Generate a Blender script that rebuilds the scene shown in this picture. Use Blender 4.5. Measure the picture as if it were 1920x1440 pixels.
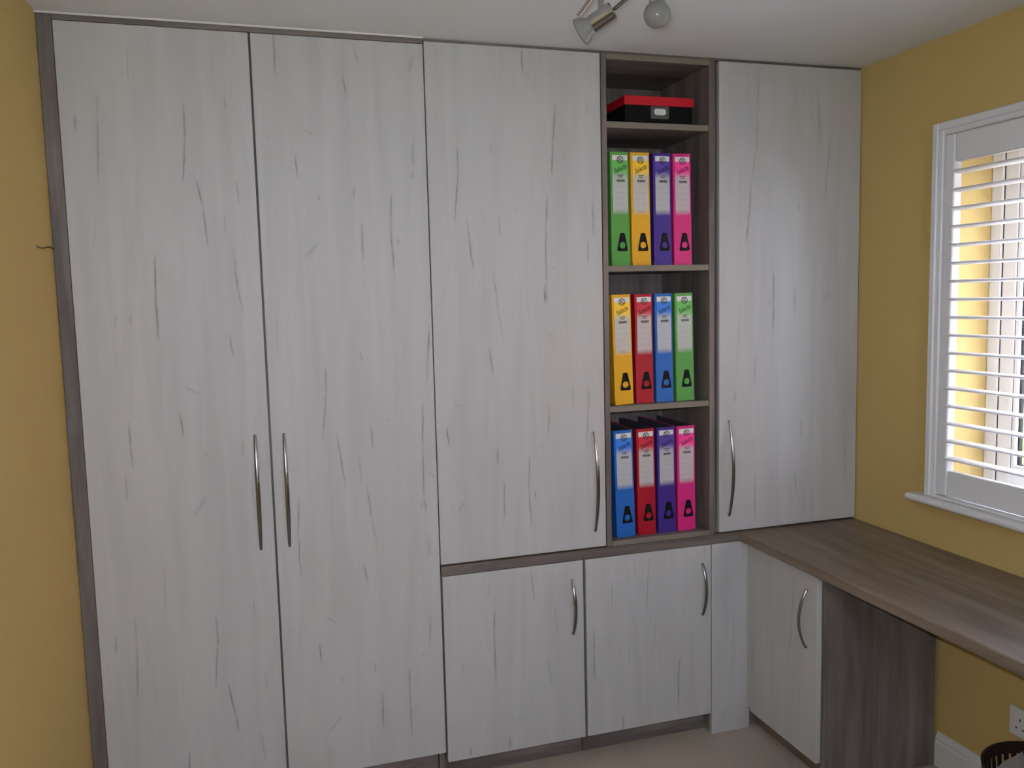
import bpy, bmesh, math, random
from mathutils import Vector, Matrix

random.seed(7)
scene = bpy.context.scene
C = scene.collection
for o in list(bpy.data.objects):
    bpy.data.objects.remove(o)

# ------------------------------------------------------------------ camera
cam_d = bpy.data.cameras.new('camera')
cam = bpy.data.objects.new('camera', cam_d)
C.objects.link(cam)
cam_d.sensor_fit = 'HORIZONTAL'
cam_d.sensor_width = 36.0
cam_d.lens = 36.0 * 1584.718 / 1920.0
cam_d.clip_start = 0.05
RT = Vector((0.955017, -0.295563, -0.024203))
UP = Vector((0.052485, 0.088134, 0.994725))
FW = Vector((0.291871, 0.951249, -0.099683))
m = Matrix((RT, UP, -FW)).transposed().to_4x4()
m.translation = Vector((0.45844, -2.56527, 1.57181))
cam.matrix_world = m
scene.camera = cam

# ------------------------------------------------------------------ world: even overcast sky
SKY_COLOR = (0.87, 0.93, 1.18)
SKY_STRENGTH = 3.2
EXPOSURE = 3.2
world = bpy.data.worlds.new('overcast_sky')
scene.world = world
world.use_nodes = True
wn = world.node_tree
bg = wn.nodes.get('Background')
if bg is None:
    bg = wn.nodes.new('ShaderNodeBackground')
    out = wn.nodes.get('World Output') or wn.nodes.new('ShaderNodeOutputWorld')
    wn.links.new(bg.outputs[0], out.inputs[0])
bg.inputs[0].default_value = (*SKY_COLOR, 1)
bg.inputs[1].default_value = SKY_STRENGTH

# the room
XL, XR = -0.04, 2.566          # left wall, window wall
YB, YF = 0.37, -3.55           # wall behind the cupboards, wall behind the camera
ZC = 2.354
WIN1 = (-1.66, -0.42, 0.90, 2.055)     # y0, y1, z0, z1 in the right wall
WIN2 = (0.85, 1.45, 1.42, 2.10)        # x0, x1, z0, z1 in the wall behind the camera

def portal(name, loc, rot, sx, sy):
    ld = bpy.data.lights.new(name, 'AREA')
    ld.shape = 'RECTANGLE'
    ld.size, ld.size_y = sx, sy
    ld.cycles.is_portal = True
    lo = bpy.data.objects.new(name, ld)
    C.objects.link(lo)
    lo.location = loc
    lo.rotation_euler = rot
    return lo
# sky portals: they only guide the sampling of the sky through the two window openings
portal('sky_portal_right', (XR + 0.215, (WIN1[0] + WIN1[1]) / 2, (WIN1[2] + WIN1[3]) / 2), (math.pi / 2, 0, math.pi / 2), WIN1[1] - WIN1[0], WIN1[3] - WIN1[2])
portal('sky_portal_back', ((WIN2[0] + WIN2[1]) / 2, YF - 0.19, (WIN2[2] + WIN2[3]) / 2), (math.pi / 2, 0, math.pi), WIN2[1] - WIN2[0], WIN2[3] - WIN2[2])

# the photograph was taken with the camera's small built-in flash
FLASH_W = 1.95
fd = bpy.data.lights.new('camera_flash', 'AREA')
fd.shape = 'RECTANGLE'; fd.size, fd.size_y = 0.032, 0.018
fd.energy = FLASH_W; fd.color = (0.90, 0.97, 1.08)
fo = bpy.data.objects.new('camera_flash', fd)
C.objects.link(fo)
fm = m.copy(); fm.translation = m.translation + UP * 0.045 - RT * 0.02
fo.matrix_world = fm

vs = scene.view_settings
vs.view_transform = 'Standard'
vs.look = 'None'
vs.exposure = EXPOSURE
vs.gamma = 1.0
vs.use_curve_mapping = False
scene.cycles.use_denoising = True
scene.cycles.max_bounces = 6
scene.cycles.diffuse_bounces = 4
scene.cycles.sample_clamp_indirect = 6.0
scene.cycles.use_adaptive_sampling = True
scene.cycles.adaptive_threshold = 0.04

# ------------------------------------------------------------------ material helpers
def new_mat(name):
    mt = bpy.data.materials.new(name)
    mt.use_nodes = True
    nt = mt.node_tree
    b = nt.nodes.get('Principled BSDF')
    return mt, nt, b

class G:
    """tiny node-graph helper"""
    def __init__(s, nt): s.nt = nt
    def n(s, t, **kw):
        x = s.nt.nodes.new(t)
        for k, v in kw.items(): setattr(x, k, v)
        return x
    def set(s, sock, v):
        if v is None: return
        if hasattr(v, 'is_output') or isinstance(v, bpy.types.NodeSocket): s.nt.links.new(v, sock)
        else: sock.default_value = v
    def m(s, op, a, b=None, c=None, clamp=False):
        x = s.n('ShaderNodeMath', operation=op, use_clamp=clamp)
        s.set(x.inputs[0], a); s.set(x.inputs[1], b); s.set(x.inputs[2], c)
        return x.outputs[0]
    def v(s, op, a, b=None, c=None):
        x = s.n('ShaderNodeVectorMath', operation=op)
        s.set(x.inputs[0], a); s.set(x.inputs[1], b); s.set(x.inputs[2], c)
        return x.outputs['Value'] if op == 'DOT_PRODUCT' else x.outputs[0]
    def mix(s, f, a, b):
        x = s.n('ShaderNodeMix', data_type='RGBA')
        s.set(x.inputs[0], f); s.set(x.inputs[6], a); s.set(x.inputs[7], b)
        return x.outputs[2]
    def noise(s, vec, scale, detail=2.0, rough=0.5, dist=0.0):
        x = s.n('ShaderNodeTexNoise')
        s.set(x.inputs['Vector'], vec)
        x.inputs['Scale'].default_value = scale
        x.inputs['Detail'].default_value = detail
        x.inputs['Roughness'].default_value = rough
        x.inputs['Distortion'].default_value = dist
        return x.outputs['Fac']
    def map(s, vec, scale, loc=(0, 0, 0)):
        x = s.n('ShaderNodeMapping')
        s.set(x.inputs['Vector'], vec)
        x.inputs['Scale'].default_value = scale
        x.inputs['Location'].default_value = loc
        return x.outputs[0]
    def ramp(s, f, stops):
        x = s.n('ShaderNodeValToRGB')
        s.set(x.inputs[0], f)
        e = x.color_ramp.elements
        while len(e) < len(stops): e.new(0.5)
        for q, (p, col) in zip(e, stops):
            q.position = p; q.color = (*col, 1) if len(col) == 3 else col
        return x.outputs[0]
    def obj(s): return s.n('ShaderNodeTexCoord').outputs['Object']
    def bump(s, h, strength, dist=0.001):
        x = s.n('ShaderNodeBump')
        x.inputs['Strength'].default_value = strength
        x.inputs['Distance'].default_value = dist
        s.set(x.inputs['Height'], h)
        return x.outputs[0]

def simple(name, col, rough=0.5, metal=0.0, spec=0.5, var=0.0, vscale=30):
    mt, nt, b = new_mat(name)
    g = G(nt)
    if var:
        f = g.noise(g.obj(), vscale, 3)
        lo = tuple(c * (1 - var) for c in col); hi = tuple(min(1, c * (1 + var)) for c in col)
        g.set(b.inputs['Base Color'], g.mix(f, (*lo, 1), (*hi, 1)))
    else:
        b.inputs['Base Color'].default_value = (*col, 1)
    b.inputs['Roughness'].default_value = rough
    b.inputs['Metallic'].default_value = metal
    b.inputs['Specular IOR Level'].default_value = spec
    return mt

def paint(name, col, rough=0.85, bump=0.15, var=0.03):
    mt, nt, b = new_mat(name)
    g = G(nt)
    o = g.obj()
    f = g.noise(o, 2.2, 3)
    lo = tuple(c * (1 - var) for c in col); hi = tuple(min(1, c * (1 + var)) for c in col)
    g.set(b.inputs['Base Color'], g.mix(f, (*lo, 1), (*hi, 1)))
    b.inputs['Roughness'].default_value = rough
    b.inputs['Specular IOR Level'].default_value = 0.25
    g.set(b.inputs['Normal'], g.bump(g.noise(o, 260, 2), bump, 0.0006))
    return mt

def white_oak(name, cracks=(), off=(0, 0, 0), axis='X', shift=0.0):
    """white washed oak print: pale boards, upright grain, dark drying cracks and knots"""
    mt, nt, b = new_mat(name)
    g = G(nt)
    o = g.obj()
    sep = g.n('ShaderNodeSeparateXYZ')
    g.set(sep.inputs[0], o)
    U = sep.outputs[0] if axis == 'X' else sep.outputs[1]
    Z = sep.outputs[2]
    uv = g.n('ShaderNodeCombineXYZ')
    g.set(uv.inputs[0], U); g.set(uv.inputs[1], Z)
    uv.inputs[2].default_value = shift
    p = uv.outputs[0]
    broad = g.noise(g.map(p, (13.0, 1.3, 1)), 1.0, 2, 0.6, 0.9)
    mid = g.noise(g.map(p, (26.0, 1.3, 1), (3, 1, 0)), 1.0, 2, 0.6, 0.3)
    fine = g.noise(g.map(p, (170.0, 5.0, 1)), 1.0, 2, 0.6)
    tone = g.noise(g.map(p, (4.0, 0.9, 1), (9, 4, 2)), 1.0, 2)
    base = g.mix(tone, (0.51, 0.515, 0.525, 1), (0.54, 0.522, 0.508, 1))
    dark = g.ramp(broad, [(0.30, (0.925,) * 3), (0.58, (1.0,) * 3)])
    d2 = g.ramp(mid, [(0.28, (0.95,) * 3), (0.56, (1.0,) * 3)])
    d3 = g.ramp(fine, [(0.2, (0.98,) * 3), (0.7, (1.01,) * 3)])
    def mul(a, c):
        x = g.n('ShaderNodeMix', data_type='RGBA', blend_type='MULTIPLY')
        x.inputs[0].default_value = 1.0
        g.set(x.inputs[6], a); g.set(x.inputs[7], c)
        return x.outputs[2]
    col = mul(mul(mul(base, dark), d2), d3)
    if cracks:
        wob = g.m('MULTIPLY', g.m('SUBTRACT', g.noise(g.map(p, (6, 22, 1)), 1.0, 2), 0.5), 0.006)
        Uw = g.m('ADD', U, wob)
        uo = off[0] if axis == 'X' else off[1]
        uvec = g.n('ShaderNodeCombineXYZ'); zvec = g.n('ShaderNodeCombineXYZ')
        for i in range(3):
            g.set(uvec.inputs[i], Uw); g.set(zvec.inputs[i], Z)
        cr = list(cracks)
        while len(cr) % 3: cr.append((0, 50, 0, 51, 0.001, 0))
        total = None
        for k in range(0, len(cr), 3):
            q = cr[k:k + 3]
            x0 = [c[0] - uo for c in q]; z0 = [c[1] - off[2] for c in q]
            x1 = [c[2] - uo for c in q]; z1 = [c[3] - off[2] for c in q]
            inv = [1 / (b_ - a_) for a_, b_ in zip(z0, z1)]
            t = g.v('MULTIPLY', g.v('SUBTRACT', zvec.outputs[0], tuple(z0)), tuple(inv))
            line = g.v('MULTIPLY_ADD', t, tuple(b_ - a_ for a_, b_ in zip(x0, x1)), tuple(x0))
            d = g.v('ABSOLUTE', g.v('SUBTRACT', uvec.outputs[0], line))
            # 1 in the middle of the crack's length, 0 at both ends
            tap = g.v('MULTIPLY', g.v('MULTIPLY', t, g.v('SUBTRACT', (1, 1, 1), t)), (4, 4, 4))
            tap = g.v('MAXIMUM', tap, (0, 0, 0))
            # a sharp dark core inside a faint wide stain
            fall = g.v('SUBTRACT', (1, 1, 1), g.v('MULTIPLY', d, tuple(1 / (c[4] * (5.0 if c[4] < 0.0035 else 1.8)) for c in q)))
            fall = g.v('MAXIMUM', fall, (0, 0, 0))
            f2 = g.v('MULTIPLY', fall, fall); f4 = g.v('MULTIPLY', f2, f2)
            fall = g.v('MULTIPLY_ADD', f2, (0.17, 0.17, 0.17), g.v('MULTIPLY', g.v('MULTIPLY', f4, f2), (0.83, 0.83, 0.83)))
            s = g.v('DOT_PRODUCT', g.v('MULTIPLY', fall, tap),
                    tuple(c[5] * (1.0 if c[4] < 0.0035 else 0.75) for c in q))
            total = s if total is None else g.m('ADD', total, s)
        grit = g.ramp(g.noise(g.map(p, (60, 30, 1)), 1.0, 2), [(0.3, (0.65,) * 3), (0.6, (1,) * 3)])
        f = g.m('MULTIPLY', g.m('MINIMUM', total, 1.0), grit)
        col = g.mix(g.m('MULTIPLY', f, 0.86), col, (0.07, 0.06, 0.055, 1))
    g.set(b.inputs['Base Color'], col)
    b.inputs['Roughness'].default_value = 0.55
    b.inputs['Specular IOR Level'].default_value = 0.3
    g.set(b.inputs['Normal'], g.bump(fine, 0.12, 0.0005))
    return mt

def drift_oak(name, axis, lo, mid_c, hi, rough=0.5):
    """grey brown oak print with the grain along one axis"""
    mt, nt, b = new_mat(name)
    g = G(nt)
    o = g.obj()
    def sc(a, l): return tuple(l if i == 'XYZ'.index(axis) else a for i in range(3))
    broad = g.noise(g.map(o, sc(11, 1.3)), 1.0, 4, 0.62, 0.7)
    mid = g.noise(g.map(o, sc(34, 1.6), (2, 5, 1)), 1.0, 4, 0.6, 0.4)
    fine = g.noise(g.map(o, sc(200, 7)), 1.0, 2, 0.6)
    f = g.m('ADD', g.m('MULTIPLY', broad, 0.72), g.m('MULTIPLY', mid, 0.28))
    col = g.ramp(f, [(0.34, lo), (0.50, mid_c), (0.66, hi)])
    d3 = g.ramp(fine, [(0.25, (0.9,) * 3), (0.7, (1.03,) * 3)])
    x = g.n('ShaderNodeMix', data_type='RGBA', blend_type='MULTIPLY')
    x.inputs[0].default_value = 1.0
    g.set(x.inputs[6], col); g.set(x.inputs[7], d3)
    g.set(b.inputs['Base Color'], x.outputs[2])
    b.inputs['Roughness'].default_value = rough
    b.inputs['Specular IOR Level'].default_value = 0.35
    g.set(b.inputs['Normal'], g.bump(fine, 0.15, 0.0006))
    return mt

YEL = (0.575, 0.425, 0.165)
M = {}
M['yellow'] = paint('yellow_wall_paint', YEL)
M['ceiling'] = paint('white_ceiling_paint', (0.74, 0.745, 0.755))
M['caulk'] = simple('white_caulk', (0.82, 0.82, 0.80), 0.6, var=0.02)
M['white_wood'] = simple('white_satin_paint', (0.74, 0.74, 0.75), 0.4, var=0.015)
M['upvc'] = simple('white_upvc', (0.72, 0.715, 0.69), 0.4, var=0.01)
M['edge'] = simple('edge_banding', (0.215, 0.187, 0.148), 0.5, var=0.06, vscale=18)
M['gasket'] = simple('grey_gasket', (0.016, 0.016, 0.017), 0.7, spec=0.1, var=0.1)
DO = dict(lo=(0.105, 0.084, 0.077), mid_c=(0.175, 0.148, 0.135), hi=(0.25, 0.215, 0.195))
M['oak_z'] = drift_oak('grey_oak_upright', 'Z', **DO)
M['oak_x'] = drift_oak('grey_oak_along', 'X', **DO)
M['oak_y'] = drift_oak('grey_oak_worktop', 'Y', (0.115, 0.080, 0.056), (0.200, 0.148, 0.107), (0.275, 0.217, 0.165), 0.42)
M['chrome'] = simple('brushed_steel', (0.30, 0.30, 0.31), 0.22, 1.0, var=0.05, vscale=60)
M['polished'] = simple('polished_chrome', (0.48, 0.475, 0.47), 0.12, 1.0, var=0.02)
M['plastic'] = simple('white_plastic', (0.75, 0.75, 0.73), 0.35, var=0.01)
M['slot'] = simple('dark_slot', (0.02, 0.02, 0.02), 0.7, var=0.1)
M['black'] = simple('black_plastic', (0.007, 0.007, 0.007), 0.5, spec=0.2, var=0.1)
M['paper'] = simple('white_paper', (0.74, 0.73, 0.70), 0.8, var=0.03)
M['ink'] = simple('dark_ink', (0.03, 0.03, 0.03), 0.6, var=0.1)
M['rule'] = simple('faint_rule_ink', (0.33, 0.33, 0.34), 0.7, var=0.05)
M['box_red'] = simple('red_board', (0.62, 0.008, 0.02), 0.45, var=0.05)
M['box_black'] = simple('black_board', (0.008, 0.0075, 0.008), 0.6, spec=0.15, var=0.1)
M['basket'] = simple('dark_basket', (0.022, 0.012, 0.010), 0.4, var=0.3, vscale=80)
M['cord'] = simple('brown_cord', (0.05, 0.035, 0.012), 0.6, var=0.2)

def carpet():
    mt, nt, b = new_mat('beige_carpet')
    g = G(nt); o = g.obj()
    f = g.noise(o, 420, 3, 0.7); w = g.noise(o, 3.0, 3)
    c1 = g.mix(f, (0.36, 0.30, 0.245, 1), (0.66, 0.58, 0.49, 1))
    x = g.n('ShaderNodeMix', data_type='RGBA', blend_type='MULTIPLY'); x.inputs[0].default_value = 1
    g.set(x.inputs[6], c1); g.set(x.inputs[7], g.ramp(w, [(0.3, (0.88,) * 3), (0.7, (1.05,) * 3)]))
    g.set(b.inputs['Base Color'], x.outputs[2])
    b.inputs['Roughness'].default_value = 1.0
    b.inputs['Specular IOR Level'].default_value = 0.05
    g.set(b.inputs['Normal'], g.bump(f, 0.6, 0.004))
    return mt
M['carpet'] = carpet()

def glass_pane():
    mt, nt, b = new_mat('window_glass')
    nt.nodes.remove(b)
    g = G(nt)
    tr = g.n('ShaderNodeBsdfTransparent'); tr.inputs[0].default_value = (0.97, 0.98, 0.975, 1)
    gl = g.n('ShaderNodeBsdfGlossy'); gl.inputs['Roughness'].default_value = 0.02
    fr = g.n('ShaderNodeFresnel'); fr.inputs[0].default_value = 1.45
    mx = g.n('ShaderNodeMixShader')
    nt.links.new(g.m('MULTIPLY', fr.outputs[0], 0.6), mx.inputs[0])
    nt.links.new(tr.outputs[0], mx.inputs[1]); nt.links.new(gl.outputs[0], mx.inputs[2])
    nt.links.new(mx.outputs[0], nt.nodes['Material Output'].inputs[0])
    return mt
M['glass'] = glass_pane()

def frosted():
    mt, nt, b = new_mat('frosted_bulb_glass')
    b.inputs['Base Color'].default_value = (0.36, 0.36, 0.34, 1)
    b.inputs['Roughness'].default_value = 0.16
    b.inputs['Transmission Weight'].default_value = 0.45
    b.inputs['IOR'].default_value = 1.3
    g = G(nt)
    g.set(b.inputs['Normal'], g.bump(g.noise(g.obj(), 900, 2), 0.1, 0.0003))
    return mt
M['frost'] = frosted()

# ------------------------------------------------------------------ mesh helpers
def bm_new(): return bmesh.new()

def add_box(bm, x0, x1, y0, y1, z0, z1, bevel=0.0, seg=1, mat=0):
    b2 = bmesh.new()
    bmesh.ops.create_cube(b2, size=1.0)
    for v in b2.verts:
        v.co = Vector(((x0 + x1) / 2 + v.co.x * (x1 - x0), (y0 + y1) / 2 + v.co.y * (y1 - y0), (z0 + z1) / 2 + v.co.z * (z1 - z0)))
    if bevel:
        bmesh.ops.bevel(b2, geom=list(b2.edges), offset=bevel, segments=seg, affect='EDGES', profile=0.5)
    for f in b2.faces: f.material_index = mat
    merge(bm, b2)

def merge(bm, b2, mat=None):
    me = bpy.data.meshes.new('tmp')
    b2.to_mesh(me); b2.free()
    bm.from_mesh(me)
    bpy.data.meshes.remove(me)

def add_prism(bm, poly, axis, a0, a1, bevel=0.0, seg=1):
    """poly: 2D points; axis the extrusion axis"""
    def P(u, v, w):
        return {'X': (w, u, v), 'Y': (u, w, v), 'Z': (u, v, w)}[axis]
    b2 = bmesh.new()
    A = [b2.verts.new(P(u, v, a0)) for u, v in poly]
    B = [b2.verts.new(P(u, v, a1)) for u, v in poly]
    n = len(poly)
    b2.faces.new(A[::-1]); b2.faces.new(B)
    for i in range(n):
        b2.faces.new((A[i], A[(i + 1) % n], B[(i + 1) % n], B[i]))
    bmesh.ops.recalc_face_normals(b2, faces=b2.faces)
    if bevel:
        bmesh.ops.bevel(b2, geom=list(b2.edges), offset=bevel, segments=seg, affect='EDGES', profile=0.5)
    merge(bm, b2)

def add_sweep(bm, pts, side, w, t, n=10, scale=None):
    """elliptical section (w across 'side', t across the other normal) swept along pts, closed ends"""
    pts = [Vector(p) for p in pts]
    side = Vector(side).normalized()
    rings = []
    for i, p in enumerate(pts):
        a = pts[max(0, i - 1)]; b = pts[min(len(pts) - 1, i + 1)]
        tg = (b - a).normalized()
        s = (side - tg * side.dot(tg)).normalized()
        nn = tg.cross(s)
        k = scale[i] if scale else 1.0
        rings.append([bm.verts.new(p + s * (w * k * math.cos(2 * math.pi * j / n)) + nn * (t * k * math.sin(2 * math.pi * j / n))) for j in range(n)])
    for r0, r1 in zip(rings, rings[1:]):
        for j in range(n):
            bm.faces.new((r0[j], r0[(j + 1) % n], r1[(j + 1) % n], r1[j]))
    bm.faces.new(rings[0][::-1]); bm.faces.new(rings[-1])
    bmesh.ops.recalc_face_normals(bm, faces=bm.faces)

def add_lathe(bm, prof, base, axis, n=32, cap0=False, cap1=False):
    """prof: (distance along axis, radius) list"""
    base = Vector(base); ax = Vector(axis).normalized()
    u = ax.orthogonal().normalized(); v = ax.cross(u)
    rings = []
    for h, r in prof:
        if r < 1e-6:
            rings.append([bm.verts.new(base + ax * h)]); continue
        rings.append([bm.verts.new(base + ax * h + (u * math.cos(2 * math.pi * j / n) + v * math.sin(2 * math.pi * j / n)) * r) for j in range(n)])
    for a, b in zip(rings, rings[1:]):
        for j in range(n):
            k = (j + 1) % n
            if len(a) == 1 and len(b) == 1: continue
            if len(a) == 1: bm.faces.new((a[0], b[k], b[j]))
            elif len(b) == 1: bm.faces.new((a[j], a[k], b[0]))
            else: bm.faces.new((a[j], a[k], b[k], b[j]))
    if cap0 and len(rings[0]) > 1: bm.faces.new(rings[0][::-1])
    if cap1 and len(rings[-1]) > 1: bm.faces.new(rings[-1])
    bmesh.ops.recalc_face_normals(bm, faces=bm.faces)

def origin_of(o):
    p = Vector((0, 0, 0))
    while o is not None:
        p = p + o.location; o = o.parent
    return p

def obj(name, bm, mats, parent=None, loc=None, smooth=False):
    """link bm (world coordinates) as one mesh object; its origin is loc or the parent's origin"""
    org = Vector(loc) if loc is not None else (origin_of(parent) if parent else Vector((0, 0, 0)))
    bmesh.ops.translate(bm, verts=bm.verts, vec=-org)
    me = bpy.data.meshes.new(name)
    bm.to_mesh(me); bm.free()
    for mt in (mats if isinstance(mats, (list, tuple)) else [mats]): me.materials.append(mt)
    if smooth:
        for p in me.polygons: p.use_smooth = True
        try: me.set_sharp_from_angle(angle=math.radians(40))
        except Exception: pass
    o = bpy.data.objects.new(name, me)
    C.objects.link(o)
    if parent:
        o.parent = parent
        o.location = org - origin_of(parent)
    else:
        o.location = org
    return o

def box(name, dims, mat, parent=None, bevel=0.0, loc=None, seg=1):
    bm = bm_new(); add_box(bm, *dims, bevel=bevel, seg=seg)
    return obj(name, bm, mat, parent, loc)

def tag(o, label, cat, group=None):
    o['label'] = label; o['category'] = cat
    if group: o['group'] = group
    return o

def thing(name, label, cat, loc=(0, 0, 0), group=None):
    o = bpy.data.objects.new(name, None)
    o.empty_display_size = 0.05
    C.objects.link(o); o.location = loc
    return tag(o, label, cat, group)

def struct(o, label=None, cat=None):
    o['kind'] = 'structure'
    if label: o['label'] = label
    if cat: o['category'] = cat
    return o

def struct_empty(name, loc, label, cat):
    o = bpy.data.objects.new(name, None); o.empty_display_size = 0.05
    C.objects.link(o); o.location = loc
    return struct(o, label, cat)

# ------------------------------------------------------------------ room shell
struct(box('floor', (XL, XR, YF, YB, -0.05, 0.0), M['carpet'], loc=(1.2, -1.5, 0)), 'beige carpeted floor of the small room', 'floor')
struct(box('ceiling', (XL - 0.2, XR + 0.2, YF - 0.2, YB + 0.1, ZC, ZC + 0.12), M['ceiling'], loc=(1.2, -1.5, ZC)), 'flat white painted ceiling', 'ceiling')
struct(box('wall_left', (XL - 0.2, XL, YF - 0.2, YB + 0.1, -0.05, ZC), M['yellow'], loc=(XL, -1.5, 0)), 'yellow painted wall left of the tall wardrobe', 'wall')
struct(box('wall_main', (XL, XR, YB, YB + 0.1, -0.05, ZC), M['yellow'], loc=(1.2, YB, 0)), 'yellow wall hidden behind the fitted cupboards', 'wall')
bm = bm_new()
y0, y1, z0, z1 = WIN1
W0, W1 = XR, XR + 0.24
add_box(bm, W0, W1, YF - 0.2, y0, -0.05, ZC); add_box(bm, W0, W1, y1, YB + 0.1, -0.05, ZC)
add_box(bm, W0, W1, y0, y1, -0.05, z0); add_box(bm, W0, W1, y0, y1, z1, ZC)
struct(obj('wall_right', bm, M['yellow'], loc=(XR, -1.5, 0)), 'yellow painted wall holding the shuttered window', 'wall')
bm = bm_new()
x0, x1, z0, z1 = WIN2
add_box(bm, XL, x0, YF - 0.2, YF, -0.05, ZC); add_box(bm, x1, XR, YF - 0.2, YF, -0.05, ZC)
add_box(bm, x0, x1, YF - 0.2, YF, -0.05, z0); add_box(bm, x0, x1, YF - 0.2, YF, z1, ZC)
struct(obj('wall_back', bm, M['yellow'], loc=(1.2, YF, 0)), 'yellow wall with an added window behind the viewer', 'wall')

# skirting with a moulded top, along the right wall in front of the end panel
def skirting(name, a, b, label):
    prof = [(XR, 0), (XR - 0.016, 0), (XR - 0.016, 0.083), (XR - 0.012, 0.088), (XR - 0.013, 0.096), (XR - 0.007, 0.108), (XR - 0.005, 0.116), (XR, 0.116)]
    bm = bm_new(); add_prism(bm, prof, 'Y', a, b)
    struct(obj(name, bm, M['white_wood'], loc=(XR, b, 0)), label, 'skirting')
skirting('baseboard_right', YF + 0.02, -0.42, 'white moulded skirting along the yellow wall under the desk')
bm = bm_new()
add_box(bm, XL, XL + 0.016, YF + 0.02, -0.02, 0, 0.116, bevel=0.004)
struct(obj('baseboard_left', bm, M['white_wood'], loc=(XL, -1, 0)), 'white skirting at the foot of the left wall', 'skirting')

# ------------------------------------------------------------------ unseen window behind the viewer, added and sized to light the room
x0, x1, z0, z1 = WIN2
w2 = struct_empty('window_2_added', ((x0 + x1) / 2, YF - 0.12, z0), 'unseen white framed window added behind the viewer to light the room', 'window')
bm = bm_new()
for a, b in ((x0, x0 + 0.06), (x1 - 0.06, x1), ((x0 + x1) / 2 - 0.04, (x0 + x1) / 2 + 0.04)):
    add_box(bm, a, b, YF - 0.15, YF - 0.09, z0, z1, bevel=0.004)
for a, b in ((z0, z0 + 0.06), (z1 - 0.06, z1)):
    add_box(bm, x0 + 0.06, x1 - 0.06, YF - 0.148, YF - 0.092, a, b, bevel=0.004)
obj('window_frame', bm, M['upvc'], w2)
for a, b in ((x0 + 0.06, (x0 + x1) / 2 - 0.04), ((x0 + x1) / 2 + 0.04, x1 - 0.06)):
    box('pane', (a, b, YF - 0.124, YF - 0.118, z0 + 0.06, z1 - 0.06), M['glass'], w2)
box('window_sill', (x0 - 0.05, x1 + 0.05, YF, YF + 0.06, z0 - 0.025, z0), M['white_wood'], w2, bevel=0.006)

# ------------------------------------------------------------------ window in the right wall
y0, y1, z0, z1 = WIN1
XF = 2.715                                    # inner face of the plastic frame
w1 = struct_empty('window_1', (XF, (y0 + y1) / 2, z0), 'white plastic framed window behind the open louvred shutters', 'window')
fw_, sw_ = 0.045, 0.052
bm = bm_new()
add_box(bm, XF, XF + 0.07, y1 - fw_, y1, z0, z1, bevel=0.004); add_box(bm, XF, XF + 0.07, y0, y0 + fw_, z0, z1, bevel=0.004)
add_box(bm, XF, XF + 0.07, y0 + fw_, y1 - fw_, z0, z0 + fw_, bevel=0.004); add_box(bm, XF, XF + 0.07, y0 + fw_, y1 - fw_, z1 - fw_, z1, bevel=0.004)
ym = (y0 + y1) / 2
add_box(bm, XF, XF + 0.07, ym - 0.03, ym + 0.03, z0 + fw_, z1 - fw_, bevel=0.004)
obj('window_frame', bm, M['upvc'], w1)
for a, b in ((y0 + fw_, ym - 0.03), (ym + 0.03, y1 - fw_)):
    g_ = 0.004
    bm = bm_new()
    A, B, Z0, Z1 = a + g_, b - g_, z0 + fw_ + g_, z1 - fw_ - g_
    add_box(bm, XF + 0.001, XF + 0.05, A, A + sw_, Z0, Z1, bevel=0.004); add_box(bm, XF + 0.001, XF + 0.05, B - sw_, B, Z0, Z1, bevel=0.004)
    add_box(bm, XF + 0.001, XF + 0.05, A + sw_, B - sw_, Z0, Z0 + sw_, bevel=0.004); add_box(bm, XF + 0.001, XF + 0.05, A + sw_, B - sw_, Z1 - sw_, Z1, bevel=0.004)
    sash = obj('sash', bm, M['upvc'], w1)
    bm = bm_new()                                # rubber seal in the gap round the sash
    add_box(bm, XF + 0.004, XF + 0.03, a, a + g_, z0 + fw_, z1 - fw_); add_box(bm, XF + 0.004, XF + 0.03, b - g_, b, z0 + fw_, z1 - fw_)
    add_box(bm, XF + 0.004, XF + 0.03, a + g_, b - g_, z0 + fw_, z0 + fw_ + g_); add_box(bm, XF + 0.004, XF + 0.03, a + g_, b - g_, z1 - fw_ - g_, z1 - fw_)
    obj('seal', bm, simple('pale_seal', (0.07, 0.07, 0.07), 0.7, spec=0.1, var=0.1), sash)
    A += sw_; B -= sw_; Z0 += sw_; Z1 -= sw_
    for nm, mt_, q0, q1, xx in (('gasket', M['gasket'], 0.0, 0.004, 0.004), ('glazing_bead', M['upvc'], 0.004, 0.016, 0.002), ('gasket', M['gasket'], 0.016, 0.0185, 0.0135)):
        bm = bm_new()
        add_box(bm, XF + xx, XF + 0.03, A + q0, A + q1, Z0 + q0, Z1 - q0); add_box(bm, XF + xx, XF + 0.03, B - q1, B - q0, Z0 + q0, Z1 - q0)
        add_box(bm, XF + xx, XF + 0.03, A + q1, B - q1, Z0 + q0, Z0 + q1); add_box(bm, XF + xx, XF + 0.03, A + q1, B - q1, Z1 - q1, Z1 - q0)
        obj(nm, bm, mt_, sash)
    box('pane', (XF + 0.016, XF + 0.022, A + 0.018, B - 0.018, Z0 + 0.018, Z1 - 0.018), M['glass'], w1)

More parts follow.
